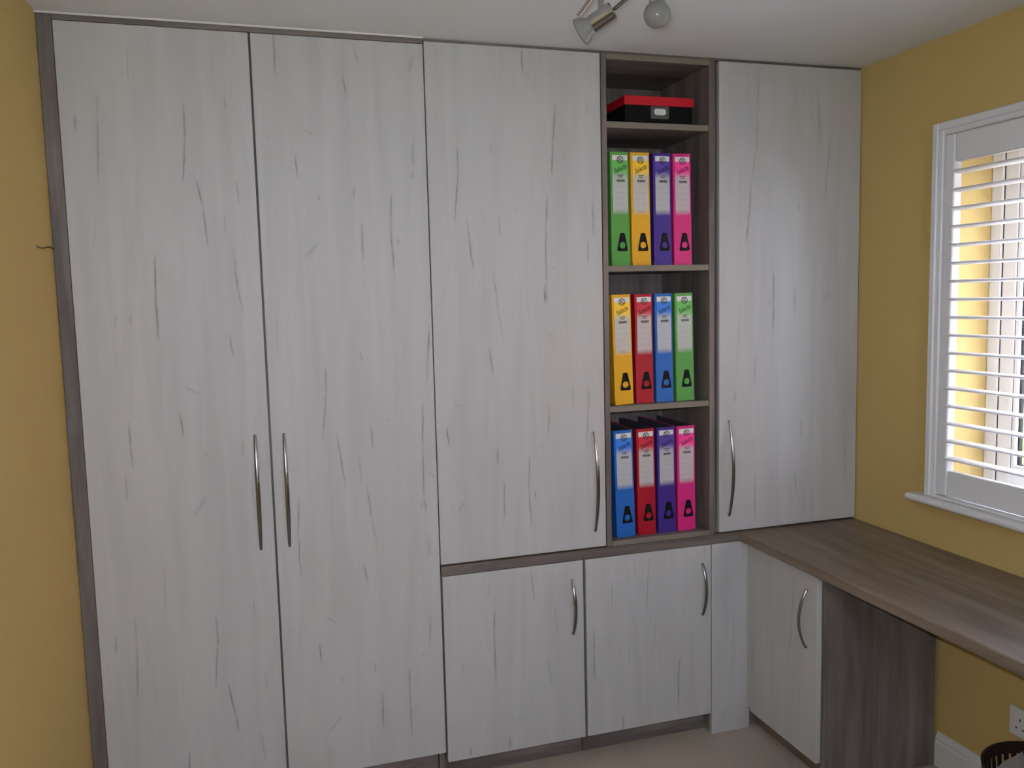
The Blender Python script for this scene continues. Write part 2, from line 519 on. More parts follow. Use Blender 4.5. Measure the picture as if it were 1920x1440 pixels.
# window board with a rounded nose
bm = bm_new()
nose = [(XR + 0.145, 0.878), (XR - 0.045, 0.878)]
for k in range(7):
    a = math.radians(-90 - 180 * k / 6)
    nose.append((XR - 0.047 + 0.0115 * math.cos(a), 0.8895 + 0.0115 * math.sin(a)))
nose += [(XR - 0.045, 0.901), (XR + 0.145, 0.901)]
add_prism(bm, [(p, q) for p, q in nose], 'Y', y0 + 0.004, y1 - 0.004)
add_prism(bm, [(min(p, XR - 0.0005), q) for p, q in nose], 'Y', y0 - 0.11, y0 + 0.004)
add_prism(bm, [(min(p, XR - 0.0005), q) for p, q in nose], 'Y', y1 - 0.004, y1 + 0.112)
struct(obj('trim_1', bm, M['white_wood'], loc=(XR, ym, 0.878)), 'white round nosed window sill under the shutters', 'window sill')

# louvred shutters: frame on the wall face, two panels, every slat a piece of its own
sh = thing('plantation_shutter', 'white louvred shutter with horizontal slats covering the window', 'shutter', (XR - 0.01, ym, 0.901))
FY1, FY0, FZ0, FZ1 = -0.360, y0 - 0.06, 0.9015, 2.085
bm = bm_new()
def frame_ring(bm, xa, xb, ya, yb, za, zb, w, bv=0.003, bottom=True):
    add_box(bm, xa, xb, yb - w, yb, za, zb, bevel=bv); add_box(bm, xa, xb, ya, ya + w, za, zb, bevel=bv)
    add_box(bm, xa, xb, ya + w, yb - w, zb - w, zb, bevel=bv)
    if bottom: add_box(bm, xa, xb, ya + w, yb - w, za, za + w * 0.4, bevel=bv)
frame_ring(bm, XR - 0.030, XR - 0.0005, FY0, FY1, FZ0, FZ1, 0.022)
frame_ring(bm, XR - 0.022, XR - 0.0006, FY0 + 0.02, FY1 - 0.02, FZ0, FZ1 - 0.02, 0.018)
obj('shutter_frame', bm, M['white_wood'], sh)
slat_me = None
PY1, PY0 = FY1 - 0.0385, FY0 + 0.0385
pm = (PY0 + PY1) / 2
XS0, XS1 = XR - 0.014, XR + 0.018
LZ0, LZ1 = 1.006, 1.958
for a, b in ((PY0, pm - 0.002), (pm + 0.002, PY1)):
    bm = bm_new()
    st = 0.036
    za, zb = FZ0 + 0.011, FZ1 - 0.0385
    add_box(bm, XS0, XS1, b - st, b, za, zb, bevel=0.003); add_box(bm, XS0, XS1, a, a + st, za, zb, bevel=0.003)
    add_box(bm, XS0 + 0.004, XS1 - 0.004, a + st, b - st, za, LZ0 - 0.012, bevel=0.003); add_box(bm, XS0 + 0.004, XS1 - 0.004, a + st, b - st, LZ1 + 0.002, zb, bevel=0.003)
    pan = obj('shutter_panel', bm, M['white_wood'], sh, loc=((XS0 + XS1) / 2, (a + b) / 2, za))
    for k in range(17):
        zz = 1.034 + k * 0.056
        if slat_me is None:
            bm = bm_new()
            L = (b - a - 2 * st) / 2 - 0.001
            sec = [(0.0315 * math.cos(t), 0.0055 * math.sin(t)) for t in [2 * math.pi * i / 18 for i in range(18)]]
            add_prism(bm, sec, 'Y', -L, L)
            slat_me = bpy.data.meshes.new('slat'); bm.to_mesh(slat_me); bm.free()
            slat_me.materials.append(M['white_wood'])
            for p in slat_me.polygons: p.use_smooth = True
            slat_me.set_sharp_from_angle(angle=math.radians(50))
        s_ = bpy.data.objects.new('slat', slat_me); C.objects.link(s_)
        s_.parent = pan
        s_.location = Vector(((XS0 + XS1) / 2, (a + b) / 2, zz)) - origin_of(pan)
        s_.rotation_euler = (0, math.radians(2.0 if b > -1.0 else 77.0), 0)   # the unseen further panel's slats are nearly shut to cut the room light

# ------------------------------------------------------------------ outdoors: the view between the slats, plus unseen parts added for the light
def lawn_mat():
    mt, nt, b = new_mat('lawn_grass'); g = G(nt); o = g.obj()
    f = g.noise(o, 14, 5, 0.7); f2 = g.noise(o, 0.7, 3)
    c1 = g.mix(f, (0.10, 0.16, 0.035, 1), (0.25, 0.33, 0.09, 1))
    g.set(b.inputs['Base Color'], g.mix(g.m('MULTIPLY', f2, 0.5), c1, (0.42, 0.36, 0.24, 1)))
    b.inputs['Roughness'].default_value = 1
    return mt
bm = bm_new()
bmesh.ops.create_grid(bm, x_segments=24, y_segments=24, size=30)
bmesh.ops.translate(bm, verts=bm.verts, vec=(10, 3, -0.35))
o_ = obj('ground', bm, lawn_mat(), loc=(10, 3, -0.35))
struct(o_, 'green lawn outside the window', 'lawn')

def brick_mat():
    mt, nt, b = new_mat('orange_brick'); g = G(nt)
    x = g.n('ShaderNodeTexBrick')
    g.set(x.inputs['Vector'], g.map(g.v('ADD', g.obj(), (0, 0, 0)), (1, 1, 1)))
    sep = g.n('ShaderNodeSeparateXYZ'); g.set(sep.inputs[0], g.obj())
    cb = g.n('ShaderNodeCombineXYZ'); g.set(cb.inputs[0], g.m('ADD', sep.outputs[0], sep.outputs[1])); g.set(cb.inputs[1], sep.outputs[2])
    g.set(x.inputs['Vector'], cb.outputs[0])
    x.inputs['Color1'].default_value = (0.60, 0.28, 0.13, 1); x.inputs['Color2'].default_value = (0.68, 0.36, 0.19, 1)
    x.inputs['Mortar'].default_value = (0.5, 0.45, 0.38, 1)
    x.inputs['Scale'].default_value = 1.0; x.inputs['Brick Width'].default_value = 0.225; x.inputs['Row Height'].default_value = 0.075; x.inputs['Mortar Size'].default_value = 0.008
    g.set(b.inputs['Base Color'], x.outputs[0]); b.inputs['Roughness'].default_value = 0.9
    return mt
bm = bm_new()
add_box(bm, 2.81, 7.2, -9.0, 3.9, -0.40, -0.30); add_box(bm, -6.0, 2.81, -9.0, YF - 0.21, -0.40, -0.30)  # unseen paving, added to bounce neutral light onto the ceiling
struct(obj('patio', bm, simple('bounce_paving', (0.50, 0.48, 0.46), 0.9, var=0.12, vscale=3), loc=(4, -3, -0.35)), 'unseen pale paved patio added outside the house to bounce light indoors', 'patio')
gh = thing('brick_house', 'orange brick house with a grey roof, wing seen through the slats, unseen main block added to dim the window', 'house', (11.5, 0.0, -0.35))
bm_ = brick_mat()
slate = simple('slate_roof', (0.10, 0.105, 0.115), 0.7, var=0.35, vscale=9)
box('wing_wall', (9.0, 12.0, 3.11, 9.0, -0.35, 1.05), bm_, gh, bevel=0.01)
bm = bm_new()
add_prism(bm, [(8.75, 1.05), (12.25, 1.05), (12.25, 1.15), (10.5, 2.5), (8.75, 1.15)], 'Y', 3.11, 9.2, bevel=0.01)
obj('wing_roof', bm, slate, gh)
box('wall', (9.2, 15.0, -10.0, 3.1, -0.35, 4.9), bm_, gh, bevel=0.01)  # unseen main block, added to hold back low sky light
bm = bm_new()
add_prism(bm, [(8.9, 4.9), (15.3, 4.9), (15.3, 5.05), (12.1, 7.2), (8.9, 5.05)], 'Y', -10.3, 3.105, bevel=0.01)
obj('roof', bm, slate, gh)  # roof of the added, unseen block
for yc in (-8.2, -5.6, -3.0, -0.4, 1.9):
    for zc in (1.0, 3.5):
        wf = box('window', (9.17, 9.22, yc - 0.65, yc + 0.65, zc - 0.6, zc + 0.6), M['upvc'], gh, bevel=0.01)
        box('pane', (9.155, 9.168, yc - 0.57, yc + 0.57, zc - 0.52, zc + 0.52), simple('dark_pane', (0.03, 0.035, 0.04), 0.1, var=0.05), wf)

def bush(name, c, r, label, n=230):
    t = thing(name, label, 'bush', (c[0], c[1], -0.35))
    bm = bm_new()
    add_lathe(bm, [(0, 0.05), (r[2], 0.035), (r[2] * 1.6, 0.01)], (c[0], c[1], -0.35), (0, 0, 1), 8, True, True)
    obj('stem', bm, M['cord'], t)
    rr = random.Random(int(c[1] * 100))
    bm = bm_new()
    for i in range(n):
        a = rr.uniform(0, 2 * math.pi); u = rr.uniform(-0.8, 1); k = rr.uniform(0.72, 1.0)
        s = math.sqrt(1 - u * u) if abs(u) < 1 else 0
        p = Vector((c[0] + r[0] * k * s * math.cos(a), c[1] + r[1] * k * s * math.sin(a), c[2] + r[2] * k * u))
        nrm = Vector((rr.uniform(-1, 1), rr.uniform(-1, 1), rr.uniform(-0.3, 1))).normalized()
        e1 = nrm.orthogonal().normalized(); e2 = nrm.cross(e1); L = rr.uniform(0.08, 0.16)
        bm.faces.new([bm.verts.new(p + e1 * L * x_ + e2 * L * 0.5 * y_ + nrm * 0.02 * abs(y_)) for x_, y_ in ((-1, 0), (-0.2, -1), (1, 0), (-0.2, 1))])
    lv = obj('foliage', bm, simple('leaf_' + name, (0.22, 0.30, 0.07), 0.7, var=0.45, vscale=6), t)
    lv['kind'] = 'stuff'
bush('garden_bush', (8.2, 4.75, -0.05), (0.5, 0.9, 0.38), 'green leafy bush growing in front of the brick house')

# ------------------------------------------------------------------ fitted furniture
CRACKS = {
 'D1': [(0.0944,2.1577,0.0955,2.0948,0.0021,0.4), (0.0951,2.1088,0.0834,1.9036,0.0021,0.7), (0.0383,2.0967,0.0362,2.0478,0.007,0.8), (0.1783,2.2934,0.1765,2.1616,0.0021,0.35), (0.3123,2.1393,0.3125,2.0354,0.0021,0.8), (0.3143,2.0673,0.2969,1.9011,0.0021,0.9), (0.3356,1.9295,0.3474,1.8516,0.0021,0.9), (0.3466,1.8634,0.3562,1.7327,0.0021,0.9), (0.4216,2.1645,0.4247,2.118,0.0042,0.7), (0.4407,1.9374,0.4462,1.8525,0.0021,0.5), (0.4041,1.8476,0.4049,1.7579,0.0021,0.35), (0.4234,1.7519,0.4291,1.6155,0.0021,0.5), (0.2146,1.7306,0.2081,1.5799,0.0021,1), (0.2092,1.62,0.2097,1.4708,0.0021,1), (0.0703,1.7963,0.0567,1.7316,0.007,0.3), (0.1033,1.5664,0.0996,1.509,0.0056,0.5), (0.1409,1.5609,0.1391,1.521,0.0021,0.5), (0.4211,1.684,0.441,1.5373,0.0021,0.5), (0.3968,1.5034,0.4084,1.4215,0.0021,0.7), (0.2657,1.3486,0.3085,1.3217,0.0112,0.6), (0.2541,1.2727,0.259,1.1985,0.0021,0.85), (0.1166,1.2648,0.1188,1.1584,0.0021,0.75), (0.1195,1.1812,0.1212,1.1201,0.0021,0.6), (0.1006,1.1126,0.1,1.0269,0.0021,0.5), (0.3153,1.1633,0.318,1.135,0.0021,0.4), (0.4194,1.1869,0.4163,1.1303,0.0021,0.5), (0.4379,1.073,0.4378,0.969,0.0021,0.4), (0.3151,1.0316,0.2705,0.9634,0.014,0.5), (0.1867,0.8369,0.1788,0.6824,0.0021,0.35), (0.0975,0.703,0.0992,0.6172,0.0021,0.4), (0.1001,0.6314,0.0895,0.4297,0.0021,0.65), (0.0456,0.6472,0.0416,0.5846,0.007,0.8), (0.3171,0.6748,0.3181,0.572,0.0021,0.8), (0.3196,0.5996,0.3013,0.4333,0.0021,0.9), (0.3382,0.4619,0.3559,0.3408,0.0021,0.9), (0.3551,0.3543,0.3624,0.2927,0.0021,0.8), (0.4237,0.7013,0.4254,0.6453,0.0042,0.6), (0.2199,0.2706,0.2136,0.1636,0.0021,1), (0.4458,0.4764,0.4504,0.4153,0.0021,0.4), (0.4254,0.2914,0.4326,0.1881,0.0021,0.5)],
 'D2': [(0.5624,2.3559,0.5638,2.2095,0.0021,0.8), (0.7511,2.2431,0.7614,2.1621,0.0021,0.7), (0.787,2.3293,0.7981,2.2638,0.0021,0.5), (0.9636,2.3068,0.9486,2.2476,0.0126,0.5), (0.6315,2.0769,0.6637,2.0584,0.0098,0.7), (0.6067,2.013,0.611,1.9315,0.0021,0.9), (0.9548,2.0632,0.9514,1.9706,0.0021,0.6), (0.946,2.0426,0.9486,1.9831,0.0021,0.4), (0.948,1.9642,0.9469,1.9358,0.0021,0.8), (0.771,1.9142,0.7692,1.8739,0.0021,0.6), (0.8828,1.9034,0.8763,1.7977,0.0021,0.8), (0.8764,1.8215,0.8815,1.6385,0.0021,0.8), (0.7902,1.8117,0.7891,1.6922,0.0021,0.9), (0.8984,1.7644,0.8975,1.7406,0.0021,0.6), (0.6666,1.7587,0.6197,1.7033,0.0126,0.5), (0.668,1.8896,0.6709,1.8697,0.0021,0.6), (0.5297,2.057,0.5319,2.0422,0.007,0.5), (0.6653,1.3911,0.6645,1.3048,0.0021,0.7), (0.6655,1.3256,0.6479,1.1624,0.0021,0.75), (0.6881,1.2001,0.7104,0.9985,0.0021,0.85), (0.7696,1.433,0.7764,1.386,0.0042,0.8), (0.7922,1.2028,0.7977,1.1168,0.0021,0.7), (0.753,1.112,0.7579,1.0174,0.0021,0.4), (0.7701,1.0196,0.7853,0.9114,0.0021,0.7), (0.956,1.2685,0.9493,1.1017,0.0021,0.9), (0.9502,1.1268,0.9484,0.9546,0.0021,0.9), (0.9861,1.5064,0.9719,1.3638,0.0021,1), (0.9734,1.3836,0.9719,1.3141,0.0021,0.5), (0.9416,0.9535,0.9387,0.9198,0.0021,0.5), (0.9486,0.9614,0.9546,0.9131,0.0021,0.6), (0.9683,1.0411,0.9847,1.0227,0.007,0.7), (0.5678,1.0018,0.5631,0.8716,0.0021,0.8), (0.5624,0.9045,0.5643,0.7394,0.0021,0.75), (0.5328,1.5625,0.528,1.4068,0.0021,0.3), (0.845,1.2207,0.8495,1.2089,0.007,0.5), (0.7537,0.7802,0.7626,0.6978,0.0021,0.9), (0.7802,0.9487,0.7974,0.8056,0.0021,0.4), (0.9582,0.846,0.9606,0.7665,0.0168,0.4), (0.6304,0.6204,0.6629,0.5939,0.0098,0.6), (0.5325,0.5921,0.5348,0.5767,0.007,0.5), (0.6091,0.5406,0.6128,0.4636,0.0021,0.9), (0.9562,0.5897,0.9504,0.4711,0.0021,0.6), (0.9225,0.4611,0.9341,0.4488,0.0084,0.5), (0.7743,0.4558,0.7741,0.4107,0.0021,0.5), (0.7946,0.3585,0.7928,0.2269,0.0021,0.9), (0.8836,0.4284,0.8807,0.3018,0.0021,0.8), (0.881,0.3336,0.8831,0.1802,0.0021,0.8), (0.6694,0.2961,0.6216,0.2473,0.0126,0.5), (0.672,0.4304,0.6739,0.3991,0.0021,0.4)],
 'D3': [(1.303,2.3462,1.3027,2.2615,0.0021,0.8), (1.41,2.1826,1.3962,2.0313,0.0021,0.9), (1.3987,2.0643,1.3937,1.9536,0.0021,0.95), (1.516,2.1955,1.5172,2.1459,0.0042,0.5), (1.0888,2.0405,1.0906,1.9592,0.0021,0.75), (1.0912,1.9832,1.0739,1.8062,0.0021,0.85), (1.1109,1.8306,1.1308,1.6443,0.0021,0.85), (1.1924,2.058,1.1989,2.0179,0.0042,0.65), (1.1527,1.8634,1.1746,1.7934,0.0021,0.3), (1.2155,1.8361,1.2197,1.7638,0.0021,0.5), (1.3774,1.9003,1.3697,1.7936,0.0021,0.85), (1.3703,1.8204,1.3677,1.5915,0.0021,0.95), (1.5302,1.8938,1.5336,1.7581,0.0021,0.7), (1.5132,1.7615,1.5127,1.671,0.0021,0.6), (1.1918,1.6666,1.2059,1.5415,0.0021,0.6), (1.3606,1.6222,1.3637,1.5543,0.0021,0.7), (1.3676,1.6136,1.3719,1.5575,0.0021,0.6), (1.3816,1.676,1.4068,1.6638,0.0084,0.6), (1.2666,1.8595,1.2698,1.8463,0.007,0.5), (1.2014,1.5716,1.2206,1.4367,0.0021,0.4), (1.1731,1.4301,1.1844,1.3317,0.0021,0.8), (1.3619,1.5968,1.3645,1.5525,0.0021,0.6), (1.3718,1.4687,1.3961,1.4076,0.0126,0.3), (1.0486,1.253,1.0842,1.2374,0.0098,0.65), (1.0284,1.1836,1.0346,1.1104,0.0021,0.95), (1.453,1.2885,1.4542,1.2218,0.0042,0.85), (1.5093,1.2908,1.5068,1.2009,0.0021,0.6), (1.5073,1.2274,1.4972,1.0736,0.0021,0.6), (1.3705,1.2338,1.3643,1.1153,0.0021,0.7), (1.3311,1.1037,1.3527,1.088,0.0084,0.45), (1.1922,1.1002,1.1929,1.0395,0.0021,0.85), (1.2994,1.0763,1.294,0.9609,0.0021,0.8), (1.2937,0.9873,1.3008,0.8202,0.0021,0.8), (1.211,1.0015,1.209,0.858,0.0021,0.8), (1.3149,0.9537,1.3159,0.9164,0.0021,0.6), (1.0856,0.9434,1.0475,0.8936,0.0112,0.5)],
 'D4': [(2.1436,2.3249,2.143,2.1756,0.0021,0.5), (2.1429,2.1933,2.1367,2.0531,0.0021,0.6), (2.1377,2.0691,2.1164,1.9403,0.0021,0.5), (2.1163,1.9528,2.1106,1.8271,0.0021,0.85), (2.1116,1.8541,2.0984,1.7403,0.0021,0.9), (2.1026,2.2512,2.1337,2.2386,0.007,0.55), (2.31,2.3287,2.3283,2.2368,0.0021,0.3), (2.3775,2.2875,2.3969,2.073,0.0021,0.6), (2.4371,2.1162,2.4193,1.9801,0.0021,0.5), (2.4201,1.9985,2.4155,1.8618,0.0021,0.5), (2.3086,1.8867,2.3112,1.8463,0.0056,0.4), (2.2071,1.6536,2.2091,1.5333,0.0021,0.9), (2.2084,1.5612,2.2088,1.4309,0.0021,0.8), (2.2943,1.5966,2.2955,1.4843,0.0021,0.5), (2.4412,1.575,2.4148,1.532,0.0098,0.5), (2.1919,1.5578,2.193,1.5208,0.0021,0.5), (2.1403,1.3718,2.1314,1.2393,0.0021,0.6), (2.0781,1.5677,2.0579,1.2489,0.0021,0.35), (2.0558,1.236,2.0559,1.1949,0.0021,0.7), (2.4718,1.3659,2.4729,1.2964,0.0042,0.4), (2.4123,1.2414,2.4444,1.2223,0.007,0.5), (2.3215,1.1348,2.3304,1.0453,0.0021,0.5), (2.3014,0.9328,2.3102,0.8439,0.0021,0.6), (2.5149,1.0832,2.5154,0.845,0.0021,0.5), (2.3723,0.85,2.3811,0.7561,0.0021,0.5), (2.1371,0.9523,2.1382,0.7475,0.0021,0.7), (2.1268,1.0809,2.1272,0.999,0.007,0.4), (2.0955,0.8195,2.1172,0.8059,0.0056,0.5)],
 'D5': [(1.2943,0.6992,1.3062,0.5731,0.0021,0.75), (1.0219,0.6388,1.0117,0.5927,0.0021,0.3), (1.1672,0.5754,1.1633,0.4772,0.0021,0.9), (1.1639,0.5005,1.1652,0.3228,0.0021,0.95), (1.0606,0.4135,1.0538,0.3679,0.0042,0.6), (1.3738,0.5843,1.3824,0.4509,0.0021,0.4), (1.347,0.386,1.359,0.2784,0.0021,0.65), (1.2286,0.1965,1.2636,0.181,0.0098,0.65), (1.129,0.1772,1.136,0.1668,0.0056,0.6), (1.2079,0.1316,1.2081,0.0814,0.0021,0.9), (1.0731,0.1196,1.0738,0.0828,0.0021,0.8), (1.1497,0.6579,1.1484,0.61,0.0021,0.4), (1.0605,0.6954,1.0658,0.642,0.0021,0.3)],
 'D6': [(1.722,0.6935,1.7098,0.4665,0.0021,0.6), (1.6676,0.6699,1.6671,0.6231,0.0042,0.55), (1.5841,0.6277,1.5804,0.5031,0.0021,0.5), (1.5152,0.4635,1.5123,0.3383,0.0021,0.8), (1.5123,0.3646,1.5145,0.27,0.0021,0.8), (1.8383,0.3113,1.8305,0.2247,0.0021,0.8), (1.8309,0.2579,1.8323,0.1164,0.0021,0.9), (1.6205,0.1375,1.6174,0.0762,0.0021,0.85), (1.9359,0.7075,1.9358,0.6557,0.0021,0.4), (1.649,0.4314,1.6405,0.2956,0.0021,0.3), (1.7509,0.5162,1.7351,0.327,0.0021,0.3)],
 'POST': [(2.0148,0.1091,2.0127,0.0149,0.0021,0.5), (1.9845,0.679,1.9845,0.3875,0.0021,0.3), (2.0532,0.535,2.0497,0.1393,0.0021,0.25)],
 'D7': [(-0.2905,0.6947,-0.253,0.3236,0.0021,0.55), (-0.0466,0.3495,-0.0409,0.2092,0.0021,0.4), (-0.1387,0.5367,-0.1288,0.2667,0.0021,0.3), (0.0093,0.6243,0.0134,0.1248,0.0021,0.3)],
}


TH = 0.018
def handle(parent, p0, p1, out, bow, w=0.0055, t=0.0038):
    """bow handle: ends touch the door, the middle stands off by bow"""
    p0 = Vector(p0); p1 = Vector(p1); out = Vector(out)
    pts, sc_ = [], []
    n = 22
    for i in range(n + 1):
        u = i / n
        h = bow * (1 - (2 * u - 1) ** 2) + 0.0035
        pts.append(p0.lerp(p1, u) + out * h)
        sc_.append(0.72 + 0.42 * (1 - (2 * u - 1) ** 2) ** 0.7)
    bm = bm_new()
    side = out.cross((p1 - p0).normalized())
    add_sweep(bm, pts, side, w, t, 12, sc_)
    for p in (p0.lerp(p1, 0.012), p0.lerp(p1, 0.988)):      # feet against the door
        add_lathe(bm, [(-0.001, 0.0045), (0.005, 0.0042)], p, out, 12, True, True)
    h = obj('handle', bm, M['chrome'], parent, smooth=True)
    h['label'] = 'brushed steel bow handle'
    return h

def door(parent, key, dims, off, axis='X', shift=0.0):
    mt = white_oak('white_oak_' + key, CRACKS.get(key, ()), off, axis, shift)
    return box('door', dims, mt, parent, bevel=0.0012, loc=off)

# tall wardrobe
loc = (0.496, 0.18, 0)
wd = thing('wardrobe', 'tall two door wardrobe in white oak from floor to ceiling', 'wardrobe', loc)
bm = bm_new()
add_box(bm, 0.0, 0.018, 0.0205, 0.36, 0.0, 2.334); add_box(bm, 0.974, 0.992, 0.0205, 0.36, 0.0, 2.334)
add_box(bm, 0.018, 0.974, 0.0205, 0.36, 2.316, 2.334); add_box(bm, 0.018, 0.974, 0.0205, 0.36, 0.11, 0.128)
add_box(bm, 0.018, 0.974, 0.352, 0.36, 0.128, 2.316)
add_box(bm, 0.474, 0.518, 0.0215, 0.36, 0.128, 2.316)
obj('body', bm, M['oak_z'], wd)
d1 = door(wd, 'D1', (0.0, 0.4935, 0, TH, 0.114, 2.3355), (0.0, 0, 0), shift=0.3)
handle(d1, (0.454, 0, 0.851), (0.454, 0, 1.196), (0, -1, 0), 0.028)
d2 = door(wd, 'D2', (0.4995, 0.992, 0, TH, 0.114, 2.3355), (0.4995, 0, 0), shift=5.1)
handle(d2, (0.536, 0, 0.852), (0.536, 0, 1.195), (0, -1, 0), 0.028)
box('plinth', (0.0, 0.972, 0.030, 0.046, 0.0, 0.109), M['oak_x'], wd, bevel=0.001)
box('plinth', (0.974, 0.992, 0.0305, 0.046, 0.0, 0.109), M['oak_z'], wd, bevel=0.001)
box('filler_strip', (XL + 0.001, -0.0015, 0.002, 0.020, 0.0, ZC - 0.0035), M['oak_z'], wd, bevel=0.001)['label'] = 'grey oak filler strip beside the wall'
box('cornice_strip', (-0.0005, 0.992, -0.002, 0.018, 2.3365, ZC - 0.0035), M['oak_x'], wd, bevel=0.001)['label'] = 'grey oak strip along the ceiling'
# white caulk line along the ceiling
bm = bm_new()
add_prism(bm, [(-0.006, ZC), (-0.010, ZC), (-0.0045, ZC - 0.004), (-0.004, ZC - 0.003), (0.0, ZC - 0.003), (0.0, ZC)], 'X', XL, 0.994)
struct(obj('trim_2', bm, M['caulk'], loc=(0.5, 0, ZC)), 'thin white caulk line between wardrobe and ceiling', 'trim')
bm = bm_new()
add_box(bm, 0.9945, XR - 0.002, 0.008, 0.03, 2.3465, ZC)  # dark strip in place of the thin shadow under the ceiling
struct(obj('trim_3', bm, M['oak_x'], loc=(1.8, 0, ZC)), 'recessed grey strip standing in for the shadow line above the wall cupboards', 'trim')

def shell(bm, x0, x1, y0, y1, z0, z1, t=0.018):
    add_box(bm, x0, x0 + t, y0, y1, z0, z1); add_box(bm, x1 - t, x1, y0, y1, z0, z1)
    add_box(bm, x0 + t, x1 - t, y0, y1, z0, z0 + t); add_box(bm, x0 + t, x1 - t, y0, y1, z1 - t, z1)
    add_box(bm, x0 + t, x1 - t, y1 - 0.008, y1, z0 + t, z1 - t)

# wall cupboards on the worktop
loc = (1.28, 0.18, 0.7325)
c3 = thing('wall_cupboard', 'tall white oak cupboard standing on the worktop left of the open shelves', 'cupboard', loc)
bm = bm_new(); shell(bm, 0.996, 1.5655, 0.0205, 0.36, 0.7330, 2.346); obj('body', bm, M['oak_z'], c3)
d3 = door(c3, 'D3', (0.9955, 1.5635, 0, TH, 0.7385, 2.3440), (0.9955, 0, 0), shift=9.7)
handle(d3, (1.5245, 0, 0.793), (1.5245, 0, 1.130), (0, -1, 0), 0.028)

loc = (2.28, 0.18, 0.7325)
c4 = thing('wall_cupboard', 'white oak cupboard on the worktop in the corner by the window wall', 'cupboard', loc)
bm = bm_new(); shell(bm, 1.9765, 2.5635, 0.0205, 0.36, 0.7330, 2.346); obj('body', bm, M['oak_z'], c4)
d4 = door(c4, 'D4', (1.994, 2.5625, 0, TH, 0.7385, 2.3440), (1.994, 0, 0), shift=14.2)
handle(d4, (2.032, 0, 0.795), (2.032, 0, 1.134), (0, -1, 0), 0.028)

# open shelf unit
loc = (1.771, 0.18, 0.7325)
su = thing('shelf_unit', 'narrow open shelf unit in grey oak between the two wall cupboards', 'shelf unit', loc)
box('side_panel', (1.5675, 1.5855, 0.001, 0.36, 0.7330, 2.3455), M['oak_z'], su, bevel=0.0008)
box('side_panel', (1.9565, 1.9755, 0.001, 0.36, 0.7330, 2.3455), M['oak_z'], su, bevel=0.0008)
def edged(name, dims):
    bm = bm_new(); add_box(bm, *dims, bevel=0.0008)
    for f in bm.faces: f.material_index = 1 if f.normal.y < -0.9 else 0
    return obj(name, bm, [M['oak_x'], M['edge']], su)
edged('top_panel', (1.5858, 1.9562, 0.0012, 0.36, 2.3275, 2.3455))
edged('base_panel', (1.5858, 1.9562, 0.0012, 0.36, 0.7330, 0.7515))
box('back_panel', (1.5858, 1.9562, 0.352, 0.36, 0.7515, 2.3275), M['oak_z'], su)
SHELF = [2.1345, 1.6735, 1.2090]
for z in SHELF:
    edged('shelf', (1.5858, 1.9562, 0.004, 0.3515, z - 0.020, z))

# base cupboards
def base(key, bx, dx, hx, label, loc, shift):
    t = thing('base_cupboard', label, 'cupboard', loc)
    bm = bm_new(); shell(bm, bx[0], bx[1], 0.0205, 0.36, 0.082, 0.6995); obj('body', bm, M['oak_z'], t)
    d = door(t, key, (dx[0], dx[1], 0, TH, 0.079, 0.6985), (dx[0], 0, 0), shift=shift)
    handle(d, (hx, 0, 0.449), (hx, 0, 0.6355), (0, -1, 0), 0.026)
    box('plinth', (bx[0], bx[1], 0.052, 0.068, 0.0, 0.0815), M['oak_x'], t, bevel=0.001)
    return t
base('D5', (0.9965, 1.4835), (0.9985, 1.4785), 1.4385, 'low white oak cupboard under the worktop beside the wardrobe', (1.24, 0.18, 0), 19.3)
base('D6', (1.4865, 1.9625), (1.4875, 1.9615), 1.927, 'low white oak cupboard under the worktop beside the corner post', (1.725, 0.18, 0), 23.9)

cp = thing('corner_post', 'narrow white oak corner panel reaching down to the carpet', 'panel', (2.03, 0.01, 0))
mp = white_oak('white_oak_post', CRACKS['POST'], (1.9665, 0, 0), 'X', 27.0)
box('panel', (1.9645, 2.1185, 0.0, 0.018, 0.0, 0.6985), mp, cp, bevel=0.001, loc=(1.9665, 0, 0))
bm = bm_new(); add_box(bm, 2.1085, 2.1185, -0.0278, -0.0005, 0.083, 0.6985, bevel=0.001)
obj('return_panel', bm, white_oak('white_oak_return', (), (0, 0, 0), 'Y', 29.0), cp)

t7 = thing('base_cupboard', 'low white oak cupboard under the desk facing left with grey oak end panel', 'cupboard', (2.33, -0.2, 0))
bm = bm_new(); add_box(bm, 2.1205, 2.560, -0.398, -0.029, 0.082, 0.6995); obj('body', bm, M['oak_z'], t7)
mt7 = white_oak('white_oak_D7', CRACKS['D7'], (2.1, -0.4, 0), 'Y', 33.0)
d7 = box('door', (2.1, 2.118, -0.402, -0.0295, 0.079, 0.6905), mt7, t7, bevel=0.0012, loc=(2.1, -0.4, 0))
handle(d7, (2.1, -0.350, 0.443), (2.1, -0.350, 0.634), (-1, 0, 0), 0.027)
box('end_panel', (2.1195, 2.548, -0.4175, -0.3995, 0.0, 0.6995), M['oak_z'], t7, bevel=0.001)['label'] = 'grey oak end panel'
box('plinth', (2.155, 2.171, -0.398, 0.018, 0.0, 0.0815), M['oak_y'], t7, bevel=0.001)

